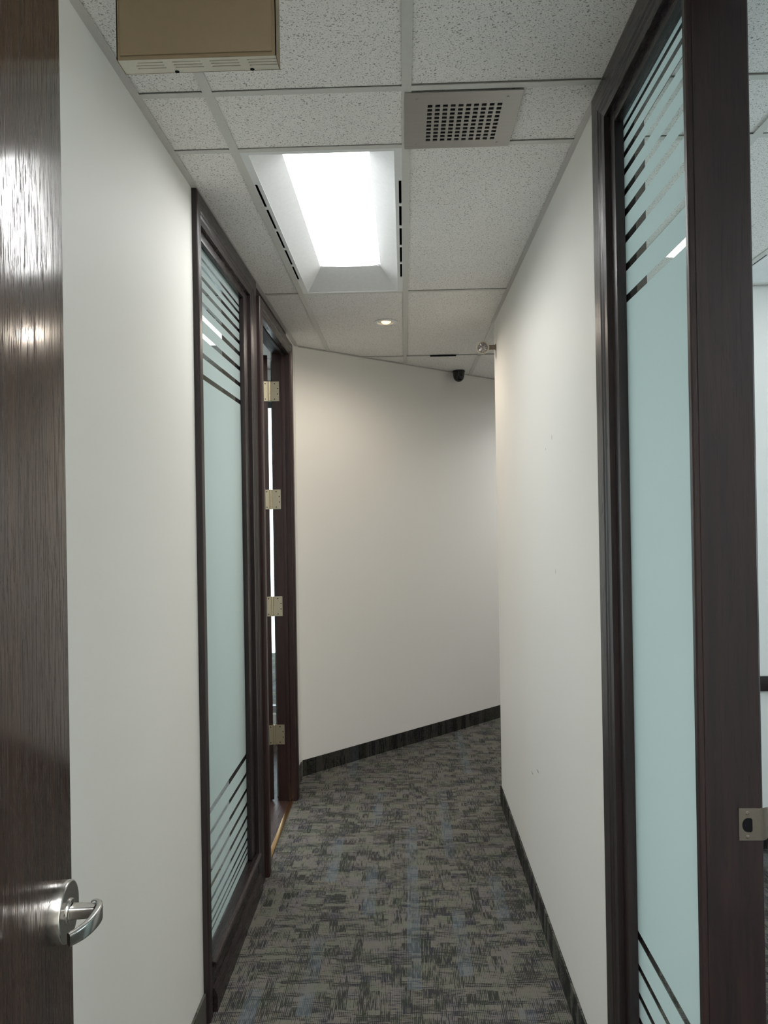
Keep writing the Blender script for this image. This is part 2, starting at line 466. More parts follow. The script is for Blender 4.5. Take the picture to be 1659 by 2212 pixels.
# rooms as (x0, x1, y0, y1, slanted end?)
ROOMS = [(XL, XR, -2.6, 8.7, True), (XR, 3.45, Y_END, 8.7, True), (OR, 3.45, -0.6, 3.75, False), (-3.25, OL, 1.3, 5.56, False)]
# lights fill whole grid cells: (column, row)
def cell(i, j): return (TX[i], TX[i + 1], TY[j], TY[j + 1])
ci = TX.index(min(TX, key=lambda t: abs(t + 0.484)))
LIGHTS = {(ci, 4): 'corridor', (ci, 1): 'corridor behind', (ci + 4, 6): 'side corridor', (ci + 4, 4): 'right office', (ci + 4, 1): 'right office rear', (ci - 2, 5): 'left office', (ci - 4, 5): 'left office window', (ci - 3, 4): 'left office rear'}  # 'corridor behind' and 'side corridor' are added fill lights out of view
def room_of(x, y):
    for r in ROOMS:
        if r[0] <= x <= r[1] and r[2] <= y <= r[3]: return r
for r in ROOMS:
    rx0, rx1, ry0, ry1, sl = r
    for i in range(len(TX) - 1):
        for j in range(len(TY) - 1):
            x0, x1, y0, y1 = cell(i, j)
            if (i, j) in LIGHTS: continue
            gy = 0.0030 * random.random()
            a0, a1 = max(x0 + 0.004, rx0 + 0.002), min(x1 - 0.004, rx1 - 0.002)
            b0, b1 = max(y0 + 0.004, ry0 + 0.002), min(y1 - 0.0105 - gy, ry1 - 0.002)
            if a1 - a0 < 0.03 or b1 - b0 < 0.03: continue
            poly = [(a0, b0), (a1, b0), (a1, b1), (a0, b1)]
            if sl: poly = clip(poly, -EB, 1, EA - 0.006)
            if len(poly) < 3 or area(poly) < 0.002: continue
            t = obj('tile', MB().prism(poly, H + 0.002, H + 0.017), M['tile'], ceil)
            t.location.z = random.uniform(0, 0.002)
# grid
def tee_mb(x0, x1, y0, y1):
    m = MB().box(x0, x1, y0, y1, H - 0.001, H + 0.001)
    if x1 - x0 < y1 - y0: m.box((x0 + x1) / 2 - 0.001, (x0 + x1) / 2 + 0.001, y0, y1, H + 0.001, H + 0.03)
    else: m.box(x0, x1, (y0 + y1) / 2 - 0.001, (y0 + y1) / 2 + 0.001, H + 0.001, H + 0.03)
    return m
for (rx0, rx1, ry0, ry1, sl) in ROOMS:
    for x in TX:
        if not (rx0 + 0.003 < x < rx1 - 0.005): continue
        e = min(ry1, end_y(x) - 0.012) if sl else ry1
        if e - ry0 < 0.05: continue
        obj('main_tee', tee_mb(x - HW, x + HW, ry0 + 0.001, e - 0.001), M['tee'], ceil)
    for y in TY:
        if not (ry0 + 0.02 < y < ry1 - 0.02): continue
        s = rx0
        if sl: s = max(rx0, (y - EA) / EB + 0.02)
        if rx1 - s < 0.05: continue
        mb = MB()
        xs = [s + 0.001] + [x for x in TX if s + 0.02 < x < rx1 - 0.005] + [rx1 - 0.001]
        for k in range(len(xs) - 1):
            p0 = xs[k] + (HW if k else 0); p1 = xs[k + 1] - (HW if k < len(xs) - 2 else 0)
            if p1 - p0 < 0.004: continue
            obj('cross_tee', tee_mb(p0, p1, y - 0.010, y + 0.010), M['tee'], ceil)
# wall angles
AW = 0.021
def angle(mb): return obj('wall_angle', mb, M['angle'], ceil)
angle(MB().box(XL, XL + AW, -2.6, 4.80, H - 0.0015, H + 0.0005).box(XL, XL + 0.0012, -2.6, 4.80, H + 0.0005, H + 0.022))
angle(MB().box(XR - 0.016, XR, -2.6, Y_END, H - 0.0015, H + 0.0005).box(XR - 0.0012, XR, -2.6, Y_END, H + 0.0005, H + 0.022))
angle(MB().prism([(-0.66, end_y(-0.66) - 0.022), (3.4, end_y(3.4) - 0.022), (3.4, end_y(3.4) - 0.001), (-0.66, end_y(-0.66) - 0.001)], H - 0.0015, H + 0.0005))
angle(MB().box(OR + 0.001, 3.44, 3.728, 3.7495, H - 0.0015, H + 0.0005))
angle(MB().box(-3.2, OL - 0.001, 5.538, 5.5595, H - 0.0015, H + 0.0005))
obj('air_slot', MB().box(0.195, 0.372, 5.176, 5.198, H - 0.006, H - 0.0015), M['dark'], ceil)['label'] = 'short black air slot beside the cross tee'

# ================================================================== FLUORESCENT FIXTURES
def troffer(i, j, label, watts, lens_mat='lens_o'):
    x0, x1, y0, y1 = cell(i, j)
    x0 += HW; x1 -= HW; y0 += 0.010; y1 -= 0.010
    r = empty('recessed_light', ((x0 + x1) / 2, (y0 + y1) / 2, H), label, 'light fixture', None, 'recessed ceiling lights')
    fx = 0.024                                   # flange with the air slots
    z0, zl = H - 0.001, H + 0.052
    a0, a1, b0, b1 = x0 + fx, x1 - fx, y0 + 0.016, y1 - 0.016       # mouth of the reflector
    l0, l1, m0, m1 = x0 + 0.109, x1 - 0.102, y0 + 0.128, y1 - 0.228 # lens
    # flange: end bars, and side bars cut by five air slots each
    f = MB().box(x0, x1, y0, b0, z0, H + 0.002).box(x0, x1, b1, y1, z0, H + 0.002)
    s0, n, sl, gap = y0 + 0.218, 5, 0.183, 0.0215
    for (p, q) in ((x0, a0), (a1, x1)):
        u0, u1 = (p + 0.0015, p + 0.0105) if p == x0 else (p + 0.0125, p + 0.0215)
        f.box(p, u0, b0, b1, z0, H + 0.002).box(u1, q, b0, b1, z0, H + 0.002)
        f.box(u0, u1, b0, s0, z0, H + 0.002).box(u0, u1, s0 + n * sl + (n - 1) * gap, b1, z0, H + 0.002)
        for k in range(n - 1):
            ya = s0 + sl + k * (sl + gap)
            f.box(u0, u1, ya, ya + gap, z0, H + 0.002)
    obj('flange', f, M['white_metal'], r)
    th = 0.002
    def panel(p4):
        q4 = [(p[0], p[1], p[2] + th) for p in p4]
        return MB().add(list(p4) + q4, [(0, 1, 2, 3), (7, 6, 5, 4), (0, 4, 5, 1), (1, 5, 6, 2), (2, 6, 7, 3), (3, 7, 4, 0)])
    A = [(a0, b0, H), (a1, b0, H), (a1, b1, H), (a0, b1, H)]
    B = [(l0, m0, zl), (l1, m0, zl), (l1, m1, zl), (l0, m1, zl)]
    for k in range(4):
        n_ = (k + 1) % 4
        obj('reflector_panel', panel([A[k], A[n_], B[n_], B[k]]), M['white_metal'], r)
    # lens, a little bowed at the far end
    rings = []
    for t in range(9):
        y = m0 + 0.001 + (m1 - m0 - 0.008) * t / 8
        rings.append([(l0 + (l1 - l0) * s / 10, y - (0.006 * sin(pi * s / 10) if t == 0 else 0) + (0.006 * sin(pi * s / 10) if t == 8 else 0), zl + 0.003 - 0.004 * sin(pi * s / 10)) for s in range(11)])
    obj('lens', MB().loft(rings, False, False), M[lens_mat], r, smooth=True)
    obj('housing', MB().box(x0 + 0.03, x1 - 0.03, y0 + 0.02, y1 - 0.02, zl + 0.012, zl + 0.09)
        .box(l0 - 0.004, l0 - 0.001, m0, m1, zl + 0.003, zl + 0.012).box(l1 + 0.001, l1 + 0.004, m0, m1, zl + 0.003, zl + 0.012)
        .box(l0, l1, m0 - 0.004, m0 - 0.008, zl + 0.003, zl + 0.012).box(l0, l1, m1 + 0.004, m1 + 0.001, zl + 0.003, zl + 0.012), M['dark'], r)
    # the prismatic lens throws its light downwards in a wide cone
    ld = bpy.data.lights.new('tube_light', 'AREA'); ld.shape = 'RECTANGLE'
    ld.size = l1 - l0 - 0.004; ld.size_y = m1 - m0 - 0.012
    ld.energy = watts; ld.color = (1.0, 1.0, 0.99); ld.spread = math.radians(142)
    lo = bpy.data.objects.new('tube_light', ld); COL.objects.link(lo)
    lo.location = (0.5 * (l0 + l1) - r.location.x, 0.5 * (m0 + m1) - r.location.y, zl - 0.003 - r.location.z); lo.parent = r
    return r
troffer(ci, 4, 'large lit fluorescent light in the corridor ceiling beside the steel vent', 3.8, 'lens')
troffer(ci, 1, 'added unseen fill light in the corridor ceiling above and behind the viewer', 62.0, 'lens')  # added out of view as ambient fill for the corridor walls
troffer(ci + 4, 6, 'added unseen fill light around the corner in the side corridor', 11.0, 'lens')  # added round the corner, out of view, to brighten the end wall
troffer(ci + 4, 4, 'fluorescent light in the right office ceiling near its chair rail wall', 2.6)
troffer(ci + 4, 1, 'fluorescent light at the rear of the right office', 9.0)
troffer(ci - 2, 5, 'fluorescent light in the left office seen bright through the clear stripes of the glass', 9.5)
troffer(ci - 4, 5, 'fluorescent light in the left office over its window side', 9.5)
troffer(ci - 3, 4, 'fluorescent light in the middle of the left office', 9.5)

# ================================================================== DOWNLIGHT
dl = empty('recessed_downlight', (-0.0865, 4.265, H), 'small round warm downlight in the corridor ceiling tile', 'light fixture')
c0 = (-0.0865, 4.265, H + 0.002)
obj('trim_ring', MB().lathe(c0, (0, 0, -1), [(0.0, 0.047), (0.0, 0.066), (0.004, 0.065), (0.007, 0.056), (0.005, 0.047), (0.0, 0.047)], 40, False), M['white_metal'], dl, smooth=True)
obj('baffle', MB().lathe((-0.0865, 4.265, H + 0.003), (0, 0, 1), [(-0.006, 0.0475), (0.012, 0.043), (0.016, 0.040), (0.016, 0.0)], 32, False), M['white_metal'], dl, smooth=True)
obj('lamp', MB().lathe((-0.0835, 4.268, H + 0.014), (0.12, -0.25, -1), [(0.0, 0.030), (0.006, 0.030), (0.014, 0.025), (0.018, 0.014), (0.019, 0.0)], 28), M['bulb'], dl, smooth=True)

sd = bpy.data.lights.new('spot_light', 'SPOT'); sd.energy = SPOT_W; sd.color = (1.0, 0.87, 0.73); sd.spot_size = math.radians(172); sd.spot_blend = 0.6; sd.shadow_soft_size = 0.02
so = bpy.data.objects.new('spot_light', sd); COL.objects.link(so); so.location = (0.003, 0.003, -0.012); so.parent = dl

# ================================================================== STEEL VENT
vx, vy, vw, vd = 0.0195, 1.944, 0.305, 0.297
vent = empty('vent_grille', (vx + vw / 2, vy + vd / 2, H), 'square brushed steel vent plate with a grid of square holes', 'vent')
n = 10; px_ = 0.0205; hx0 = vx + 0.0605; hy0 = vy + 0.0585; hw, hd = 0.0128, 0.0130; py_ = 0.0201
xs = [vx] + sum([[hx0 + k * px_, hx0 + k * px_ + hw] for k in range(n)], []) + [vx + vw]
ys = [vy] + sum([[hy0 + k * py_, hy0 + k * py_ + hd] for k in range(n)], []) + [vy + vd]
zt, zb = H - 0.0012, H - 0.0042
pl = MB()
for i in range(len(xs) - 1):
    for j in range(len(ys) - 1):
        if i % 2 == 1 and j % 2 == 1: continue
        pl.box(xs[i], xs[i + 1], ys[j], ys[j + 1], zb, zt)
po = obj('plate', pl, M['steel'], vent)
bm = bmesh.new(); bm.from_mesh(po.data)
bmesh.ops.remove_doubles(bm, verts=bm.verts, dist=1e-6)
seen = {}
for f in bm.faces: seen.setdefault(tuple(sorted(v.index for v in f.verts)), []).append(f)
bmesh.ops.delete(bm, geom=[f for fs in seen.values() if len(fs) > 1 for f in fs], context='FACES')
bm.to_mesh(po.data); bm.free()
obj('duct', MB().box(hx0 - 0.01, hx0 + n * px_, hy0 - 0.01, hy0 + n * py_, H + 0.0, H + 0.0008), M['duct'], vent)
for (sx, sy) in ((0.033, 0.030), (vw - 0.037, 0.030), (0.033, vd - 0.026), (vw - 0.037, vd - 0.026)):
    obj('screw', MB().lathe((vx + sx, vy + sy, zb), (0, 0, -1), [(0, 0.0036), (0.0010, 0.0030), (0.0014, 0.0016), (0.0010, 0.0)], 12, False), M['steel'], vent, smooth=True)

# ================================================================== BEIGE METAL BOX UNDER THE CEILING
bx0, bx1, by0, by1, bz = -0.541, -0.231, 1.45, 1.498, 2.538
box = empty('vented_metal_box', ((bx0 + bx1) / 2, (by0 + by1) / 2, bz), 'beige metal box with louvred underside hanging from the ceiling by the left wall', 'box')
bt = 0.002
sh = MB().box(bx0, bx0 + bt, by0, by1, bz, H - 0.001).box(bx1 - bt, bx1, by0, by1, bz, H - 0.001).box(bx0 + bt, bx1 - bt, by1 - bt, by1, bz, H - 0.001)
obj('case', sh, M['beige'], box)
obj('cover', MB().box(bx0 + 0.0075, bx1 - 0.008, by0 - 0.0035, by0, bz + 0.007, H - 0.002), M['beige'], box, bevel=0.0015)
obj('cover_frame', MB().box(bx0, bx1, by0, by0 + 0.0015, bz, H - 0.001), M['beige'], box)
us = MB()
sy0, sy1 = by0 + 0.0015, by1 - bt
gx = [bx0 + 0.036, bx0 + 0.110, bx0 + 0.183, bx0 + 0.257]            # slot groups
sw_, rows = 0.056, [0.0085, 0.0175, 0.0265]
ys_ = [sy0] + sum([[sy0 + r, sy0 + r + 0.0030] for r in rows], []) + [sy1]
for j in range(len(ys_) - 1):
    if j % 2 == 0:
        us.box(bx0 + bt, bx1 - bt, ys_[j], ys_[j + 1], bz, bz + bt)
    else:
        cur = bx0 + bt
        for k, g in enumerate(gx):
            off = (0.006 if (j == 1 and k == 0) else 0) + 0.001 * (j // 2)
            s_, e_ = g - 0.006 + off, min(g - 0.006 + sw_ + 0.001 * (j // 2), bx1 - bt - 0.001)
            us.box(cur, s_, ys_[j], ys_[j + 1], bz, bz + bt); cur = e_
        us.box(cur, bx1 - bt, ys_[j], ys_[j + 1], bz, bz + bt)
obj('louvred_bottom', us, M['cream'], box)
obj('inside', MB().box(bx0 + 0.004, bx1 - 0.004, by0 + 0.003, by1 - 0.004, bz + 0.012, bz + 0.02), M['dark'], box)
for kx in (0.106, 0.256):
    obj('knockout', MB().lathe((bx0 + kx - 0.001, by1 - 0.0045, bz - 0.0001), (0, 0, -1), [(0, 0.0045), (0.0006, 0.0042), (0.0006, 0.0)], 16), M['dark'], box)

# ================================================================== DOME CAMERA
dc = empty('dome_camera', (0.431, 5.765, H), 'small black dome camera on the ceiling by the slanting end wall', 'camera')
o = (0.431, 5.765, H - 0.0015)
obj('mount', MB().lathe(o, (0, 0, -1), [(0, 0.0465), (0.008, 0.0470), (0.011, 0.0455), (0.011, 0.0)], 36), M['black_plastic'], dc, smooth=True)
obj('dome', MB().lathe((0.431, 5.765, H - 0.012), (0, 0, -1), [(0, 0.0452), (0.012, 0.0440), (0.026, 0.0420)] + [(0.026 + 0.046 * sin(t * pi / 16), 0.0420 * cos(t * pi / 16)) for t in range(1, 9)], 36), M['dome'], dc, smooth=True)
obj('camera_eye', MB().lathe((0.4283, 5.7265, H - 0.054), (-0.06, -0.85, -0.45), [(-0.004, 0.012), (0.004, 0.012), (0.005, 0.009), (0.002, 0.008), (0.002, 0.0)], 20), M['black_plastic'], dc, smooth=True)

# ================================================================== EMERGENCY LAMP HEAD
eh = empty('emergency_lamp', (XR, 4.27, 2.575), 'round emergency lamp head on an arm from the right wall corner', 'lamp')
ex, ey, ez = 0.452, 4.235, 2.574
ax = (-0.12, -1, -0.06)
obj('lamp_housing', MB().lathe((ex, ey, ez), ax, [(-0.050, 0.0), (-0.048, 0.018), (-0.035, 0.029), (-0.010, 0.034), (0.0, 0.035)], 32), M['cream'], eh, smooth=True)
obj('bezel', MB().lathe((ex, ey, ez), ax, [(0, 0.0278), (0, 0.0365), (0.005, 0.0365), (0.008, 0.0350), (0.0055, 0.0332), (0.0055, 0.0318), (0.0075, 0.0302), (0.004, 0.0280), (0, 0.0278)], 40, False), M['cream'], eh, smooth=True)
lens_ = MB()
seg, o0 = 40, Vector((ex, ey, ez))
a_ = Vector(ax).normalized(); u_ = a_.orthogonal().normalized(); w_ = a_.cross(u_)
rings = []
for rr in (0.0282, 0.021, 0.013, 0.006, 0.0005):
    rings.append([o0 + a_ * (0.004 + 0.0016 * (1 - (rr / 0.0262) ** 2) + 0.00035 * cos(i * pi / 2) * (rr / 0.026)) + (u_ * cos(2 * pi * i / seg) + w_ * sin(2 * pi * i / seg)) * rr for i in range(seg)])
obj('lens', lens_.loft(rings, True, True), M['lamp_glass'], eh)
obj('arm', MB().lathe((0.480, 4.262, 2.580), (1, 0.04, 0.02), [(0, 0.011), (0.004, 0.013), (0.034, 0.0135), (0.0475, 0.0135)], 20), M['tan'], eh, smooth=True)
obj('wall_plate', MB().lathe((XR - 0.0003, 4.266, 2.581), (-1, 0, 0), [(0, 0.019), (0.003, 0.018), (0.003, 0.0)], 24), M['tan'], eh, smooth=True)

# ================================================================== MOULDED FRAMES
# casing cross-section: (fraction from the outer edge to the inner edge, how far it stands off the wall 0..1)
PROF = [(0.0, 0.0), (0.0, 0.80), (0.05, 0.94), (0.12, 1.0), (0.60, 1.0), (0.66, 0.88), (0.72, 0.86), (0.80, 0.74), (1.0, 0.72), (1.0, 0.0)]
def casing_legs(name, x_wall, side, proud, y0, y1, w0, w1, wh, ztop, zbot, mat_v, mat_h, parent, near=True, far=True, head=True):
    """side = -1: room lies towards -x of the wall face (right wall); +1: towards +x (left wall)"""
    xs_ = lambda p: x_wall + side * p * proud
    if near:
        obj(name, MB().loft([[(xs_(p), y0 + w * w0, z) for (w, p), z in zip(PROF, zz)] for zz in ([zbot] * len(PROF), [ztop - w * wh for w, _ in PROF])]), mat_v, parent)
    if far:
        obj(name, MB().loft([[(xs_(p), y1 - w * w1, z) for (w, p), z in zip(PROF, zz)] for zz in ([zbot] * len(PROF), [ztop - w * wh for w, _ in PROF])]), mat_v, parent)
    if head:
        obj('head_' + name, MB().loft([[(xs_(p), y, ztop - w * wh) for (w, p), y in zip(PROF, yy)] for yy in ([y0 + w * w0 for w, _ in PROF], [y1 - w * w1 for w, _ in PROF])]), mat_h, parent)

BOT = [(0.610, 0.632), (0.535, 0.552), (0.467, 0.484), (0.406, 0.423), (0.351, 0.367), (0.303, 0.317), (0.260, 0.273), (0.227, 0.238), (0.201, 0.211)]
TOPS = [(2.138, 2.157), (2.214, 2.233), (2.283, 2.302), (2.347, 2.366), (2.398, 2.415), (2.448, 2.464), (2.490, 2.505), (2.528, 2.541), (2.559, 2.570)]
def glazing(parent, xg, side, ya, yb, za, zb_, dz):
    """clear pane with frosted film bands on the corridor side"""
    obj('glass_pane', MB().box(xg, xg - side * 0.006, ya, yb, za, zb_), M['glass'], parent)
    cuts = sorted([(a, b) for a, b in BOT] + [(a + dz, b + dz) for a, b in TOPS])
    z = za; bands = []
    for a, b in cuts:
        bands.append((z, a)); z = b
    bands.append((z, zb_))
    x = xg + side * 0.0007
    for a, b in bands:
        if b - a < 0.003: continue
        obj('frosted_band', MB().add([(x, ya, a), (x, yb, a), (x, yb, b), (x, ya, b)], [(0, 1, 2, 3)]), M['film'], parent)

# ---- left sidelight window
w1 = empty('window_1', (XL, 2.96, 0), 'tall frosted glass sidelight in a dark wood frame on the left wall', 'window', 'structure')
casing_legs('casing', XL, 1, 0.020, 2.467, 3.463, 0.058, 0.122, 0.098, H - 0.002, 0.0005, M['wood'], M['wood_y'], w1)
def jamb_box(name, parent, mat, *b, bev=0.002): return obj(name, MB().box(*b), mat, parent, bevel=bev)
jamb_box('jamb', w1, M['wood'], OL, XL - 0.0005, 2.4725, 2.525, 0.0005, H - 0.003)
jamb_box('jamb', w1, M['wood'], OL, XL - 0.0005, 3.345, 3.4625, 0.0005, H - 0.003)
jamb_box('head_jamb', w1, M['wood_y'], OL, XL - 0.0005, 2.5255, 3.3445, 2.640, H - 0.003)
GL = -0.700
# stops in front of and behind the glass
jamb_box('glazing_stop', w1, M['wood'], GL + 0.0015, XL + 0.001, 2.5255, 2.565, 0.175, 2.6395)
jamb_box('glazing_stop', w1, M['wood'], GL + 0.0015, XL + 0.001, 3.258, 3.3445, 0.175, 2.6395)
jamb_box('glazing_stop', w1, M['wood_y'], GL + 0.0015, XL + 0.001, 2.5655, 3.2575, 2.600, 2.6395)
jamb_box('back_stop', w1, M['wood'], OL, GL - 0.0075, 2.5255, 2.565, 0.175, 2.6395)
jamb_box('back_stop', w1, M['wood'], OL, GL - 0.0075, 3.258, 3.3445, 0.175, 2.6395)
jamb_box('back_stop', w1, M['wood_y'], OL, GL - 0.0075, 2.5655, 3.2575, 2.600, 2.6395)
# sill, board and base moulding
obj('sill', MB().loft([[(x, y, z) for x, z in [(OL, 0.150), (OL, 0.172), (-0.664, 0.169), (-0.655, 0.165), (-0.652, 0.160), (-0.655, 0.153), (-0.662, 0.150)]] for y in (2.527, 3.343)]), M['wood_y'], w1)
jamb_box('base_board', w1, M['wood_y'], OL, -0.667, 2.527, 3.343, 0.0005, 0.1495)
obj('base_moulding', MB().loft([[(x, y, z) for x, z in [(-0.6665, 0.0005), (-0.6665, 0.080), (-0.662, 0.079), (-0.652, 0.060), (-0.650, 0.052), (-0.650, 0.0005)]] for y in (2.527, 3.343)]), M['wood_y'], w1)
glazing(w1, GL, 1, 2.5257, 3.3443, 0.174, 2.6393, 0.0)

# ---- left door frame and door leaf
t2 = empty('trim_2', (XL, 3.966, 0), 'dark red brown wooden door frame beside the left sidelight window', 'door frame', 'structure')
DZ = 2.668
casing_legs('casing', XL, 1, 0.037, 3.466, 4.468, 0.074, 0.074, 0.074, DZ, 0.0005, M['red_wood'], M['wood_y'], t2)
jamb_box('jamb', t2, M['red_wood'], -0.757, XL - 0.0005, 3.4635, 3.535, 0.0005, TOP - 0.07)
jamb_box('jamb', t2, M['red_wood'], -0.757, XL - 0.0005, 4.396, 4.4625, 0.0005, TOP - 0.07)
jamb_box('head_jamb', t2, M['dull_wood'], -0.757, XL - 0.0005, 3.5355, 4.3955, 2.602, TOP - 0.07)
jamb_box('door_stop', t2, M['red_wood'], -0.700, -0.684, 4.384, 4.3957, 0.0005, 2.602)
jamb_box('door_stop', t2, M['red_wood'], -0.700, -0.684, 3.5353, 3.547, 0.0005, 2.602)
jamb_box('door_stop', t2, M['dull_wood'], -0.700, -0.684, 3.5475, 4.3835, 2.590, 2.6018)
jamb_box('threshold', t2, M['threshold'], -0.692, -0.669, 3.548, 4.383, 0.0005, 0.007, bev=0.003)
ofl = obj('floor_office_left', MB().box(-3.25, -0.693, 3.55, 5.55, 0.0003, 0.0022), M['wood_floor'])
tag(ofl, 'brown wooden floor of the left office beyond the bronze threshold', 'floor', 'structure')

PIN = Vector((-0.773, 4.390, 0))
TH = math.radians(-157)
d2 = empty('door_2', PIN, 'dark wooden door swung far open into the left office', 'door', 'structure')
def swing(p):       # closed door: leaf runs to -y from the pin, office face at x = 0
    x, y = p[0], p[1]
    return (PIN.x + x * cos(TH) - y * sin(TH), PIN.y + x * sin(TH) + y * cos(TH), p[2])
leaf = MB().box(0.006, 0.050, -0.846, -0.006, 0.012, 2.592); leaf.xform(swing)
obj('leaf', leaf, M['red_wood'], d2, bevel=0.0015)
for hz in (2.381, 1.753, 1.132, 0.388):
    hb = MB().lathe((PIN.x, PIN.y, hz - 0.059), (0, 0, 1), [(0.0, 0.0), (0.001, 0.004), (0.003, 0.0062), (0.115, 0.0062), (0.117, 0.004), (0.118, 0.0)], 14)
    for k in (0.024, 0.047, 0.070, 0.093):
        hb.lathe((PIN.x, PIN.y, hz - 0.059 + k), (0, 0, 1), [(0.0, 0.0062), (0.0004, 0.0068), (0.0012, 0.0068), (0.0016, 0.0062)], 14)
    h = obj('hinge', hb, M['brass'], d2, smooth=True)
    for side_ in ('jamb', 'door'):
        lf = MB()
        if side_ == 'jamb':
            lf.box(-0.7675, -0.7155, 4.3935, 4.3957, hz - 0.057, hz + 0.057)
        else:
            m_ = MB().box(0.0005, 0.0455, -0.0058, -0.0036, hz - 0.057, hz + 0.057).xform(swing)
            lf.add(m_.v, m_.f)
        obj('hinge_leaf', lf, M['brass'], h)
        scr = MB()
        for dz_, dx_ in ((0.045, 0.018), (0.016, 0.036), (-0.016, 0.036), (-0.045, 0.018)):
            if side_ == 'jamb':
                scr.lathe((-0.7640 + dx_ + 0.004, 4.3935, hz + dz_), (0, -1, 0), [(0, 0.0036), (0.0006, 0.003), (0.0006, 0.0)], 10)
            else:
                m_ = MB().lathe((0.004 + dx_, -0.0036, hz + dz_), (0, 1, 0), [(0, 0.0036), (0.0006, 0.003), (0.0006, 0.0)], 10).xform(swing)
                scr.add(m_.v, m_.f)
        obj('screws', scr, M['black_plastic'], h)

# ---- right sidelight window
w2 = empty('window_2', (XR, 1.69, 0), 'tall frosted glass sidelight in a dark wood frame on the right wall', 'window', 'structure')
casing_legs('casing', XR, -1, 0.020, 0.33, 2.010, 0.10, 0.108, 0.100, H - 0.002, 0.0005, M['wood'], M['wood_y'], w2, near=False)
jamb_box('jamb', w2, M['wood'], XR + 0.0005, OR, 1.905, 2.0035, 0.0005, H - 0.003)
jamb_box('head_jamb', w2, M['wood_y'], XR + 0.0005, OR, 1.3755, 1.9045, 2.640, H - 0.003)
GR = 0.551
jamb_box('glazing_stop', w2, M['wood'], XR - 0.001, GR - 0.0015, 1.860, 1.9045, 0.175, 2.6395)
jamb_box('glazing_stop', w2, M['wood_y'], XR - 0.001, GR - 0.0015, 1.3755, 1.8595, 2.600, 2.6395)
jamb_box('back_stop', w2, M['wood'], GR + 0.0075, OR, 1.860, 1.9045, 0.175, 2.6395)
jamb_box('back_stop', w2, M['wood_y'], GR + 0.0075, OR, 1.3755, 1.8595, 2.600, 2.6395)
obj('sill', MB().loft([[(x, y, z) for x, z in [(OR, 0.150), (OR, 0.172), (0.512, 0.169), (0.503, 0.165), (0.500, 0.160), (0.503, 0.153), (0.510, 0.150)]] for y in (1.3757, 1.901)]), M['wood_y'], w2)
jamb_box('base_board', w2, M['wood_y'], 0.515, OR, 1.3757, 1.901, 0.0005, 0.1495)
obj('base_moulding', MB().loft([[(x, y, z) for x, z in [(0.5145, 0.0005), (0.5145, 0.080), (0.510, 0.079), (0.500, 0.060), (0.498, 0.052), (0.498, 0.0005)]] for y in (1.3757, 1.901)]), M['wood_y'], w2)
glazing(w2, GR, -1, 1.3757, 1.9043, 0.174, 2.6393, 0.020)

# ---- right doorway jamb with the strike plate
t3 = empty('trim_3', (0.58, 1.367, 0), 'dark wooden doorway jamb with a metal strike plate at the far right', 'door frame', 'structure')
JY = 1.360
jp = [(0.5135, JY + 0.0150), (0.5135, JY + 0.003), (0.5160, JY + 0.0008), (0.5235, JY), (0.5245, JY + 0.0012), (0.5255, JY),
      (0.6215, JY), (0.6228, JY + 0.001), (0.6240, JY + 0.0015), (0.6255, JY + 0.004), (0.6255, JY + 0.0150)]
obj('jamb', MB().prism(jp, 0.0005, H - 0.104), M['wood'], t3)
jamb_box('jamb', t3, M['wood'], 0.530, 0.640, 0.4205, 0.445, 0.0005, H - 0.104)
jamb_box('head_jamb', t3, M['wood_y'], 0.530, 0.640, 0.4455, 1.359, 2.632, H - 0.003)
# strike plate: plate with a D-shaped hole and a curled lip
SX0, SX1, SZ0, SZ1 = 0.5815, 0.6195, 1.0655, 1.1225
hole = []
hcx, hcz, hrx, hrz = 0.5965, 1.0925, 0.0095, 0.0125
for k in range(13):
    a = pi / 2 + pi * k / 12
    hole.append((hcx + hrx * cos(a), hcz + hrz * sin(a)))
hole += [(hcx + 0.0062, hcz - hrz), (hcx + 0.0085, hcz - hrz + 0.003), (hcx + 0.0085, hcz + hrz - 0.003), (hcx + 0.0062, hcz + hrz)]
outer = []
for (x, z) in hole:
    dx, dz = x - hcx, z - hcz
    s = min(((SX1 - hcx) if dx > 0 else (hcx - SX0)) / max(abs(dx), 1e-6), ((SZ1 - hcz) if dz > 0 else (hcz - SZ0)) / max(abs(dz), 1e-6))
    outer.append((hcx + dx * s, hcz + dz * s))
sp = MB()
nH = len(hole); yf, yb_ = JY - 0.0018, JY - 0.0002
vs = [(x, yf, z) for x, z in hole] + [(x, yf, z) for x, z in outer] + [(x, yb_, z) for x, z in hole] + [(x, yb_, z) for x, z in outer]
fs = []
for i in range(nH):
    j = (i + 1) % nH
    fs += [(i, j, nH + j, nH + i), (2 * nH + i, 2 * nH + j, j, i), (nH + i, nH + j, 3 * nH + j, 3 * nH + i)]
sp.add(vs, fs)
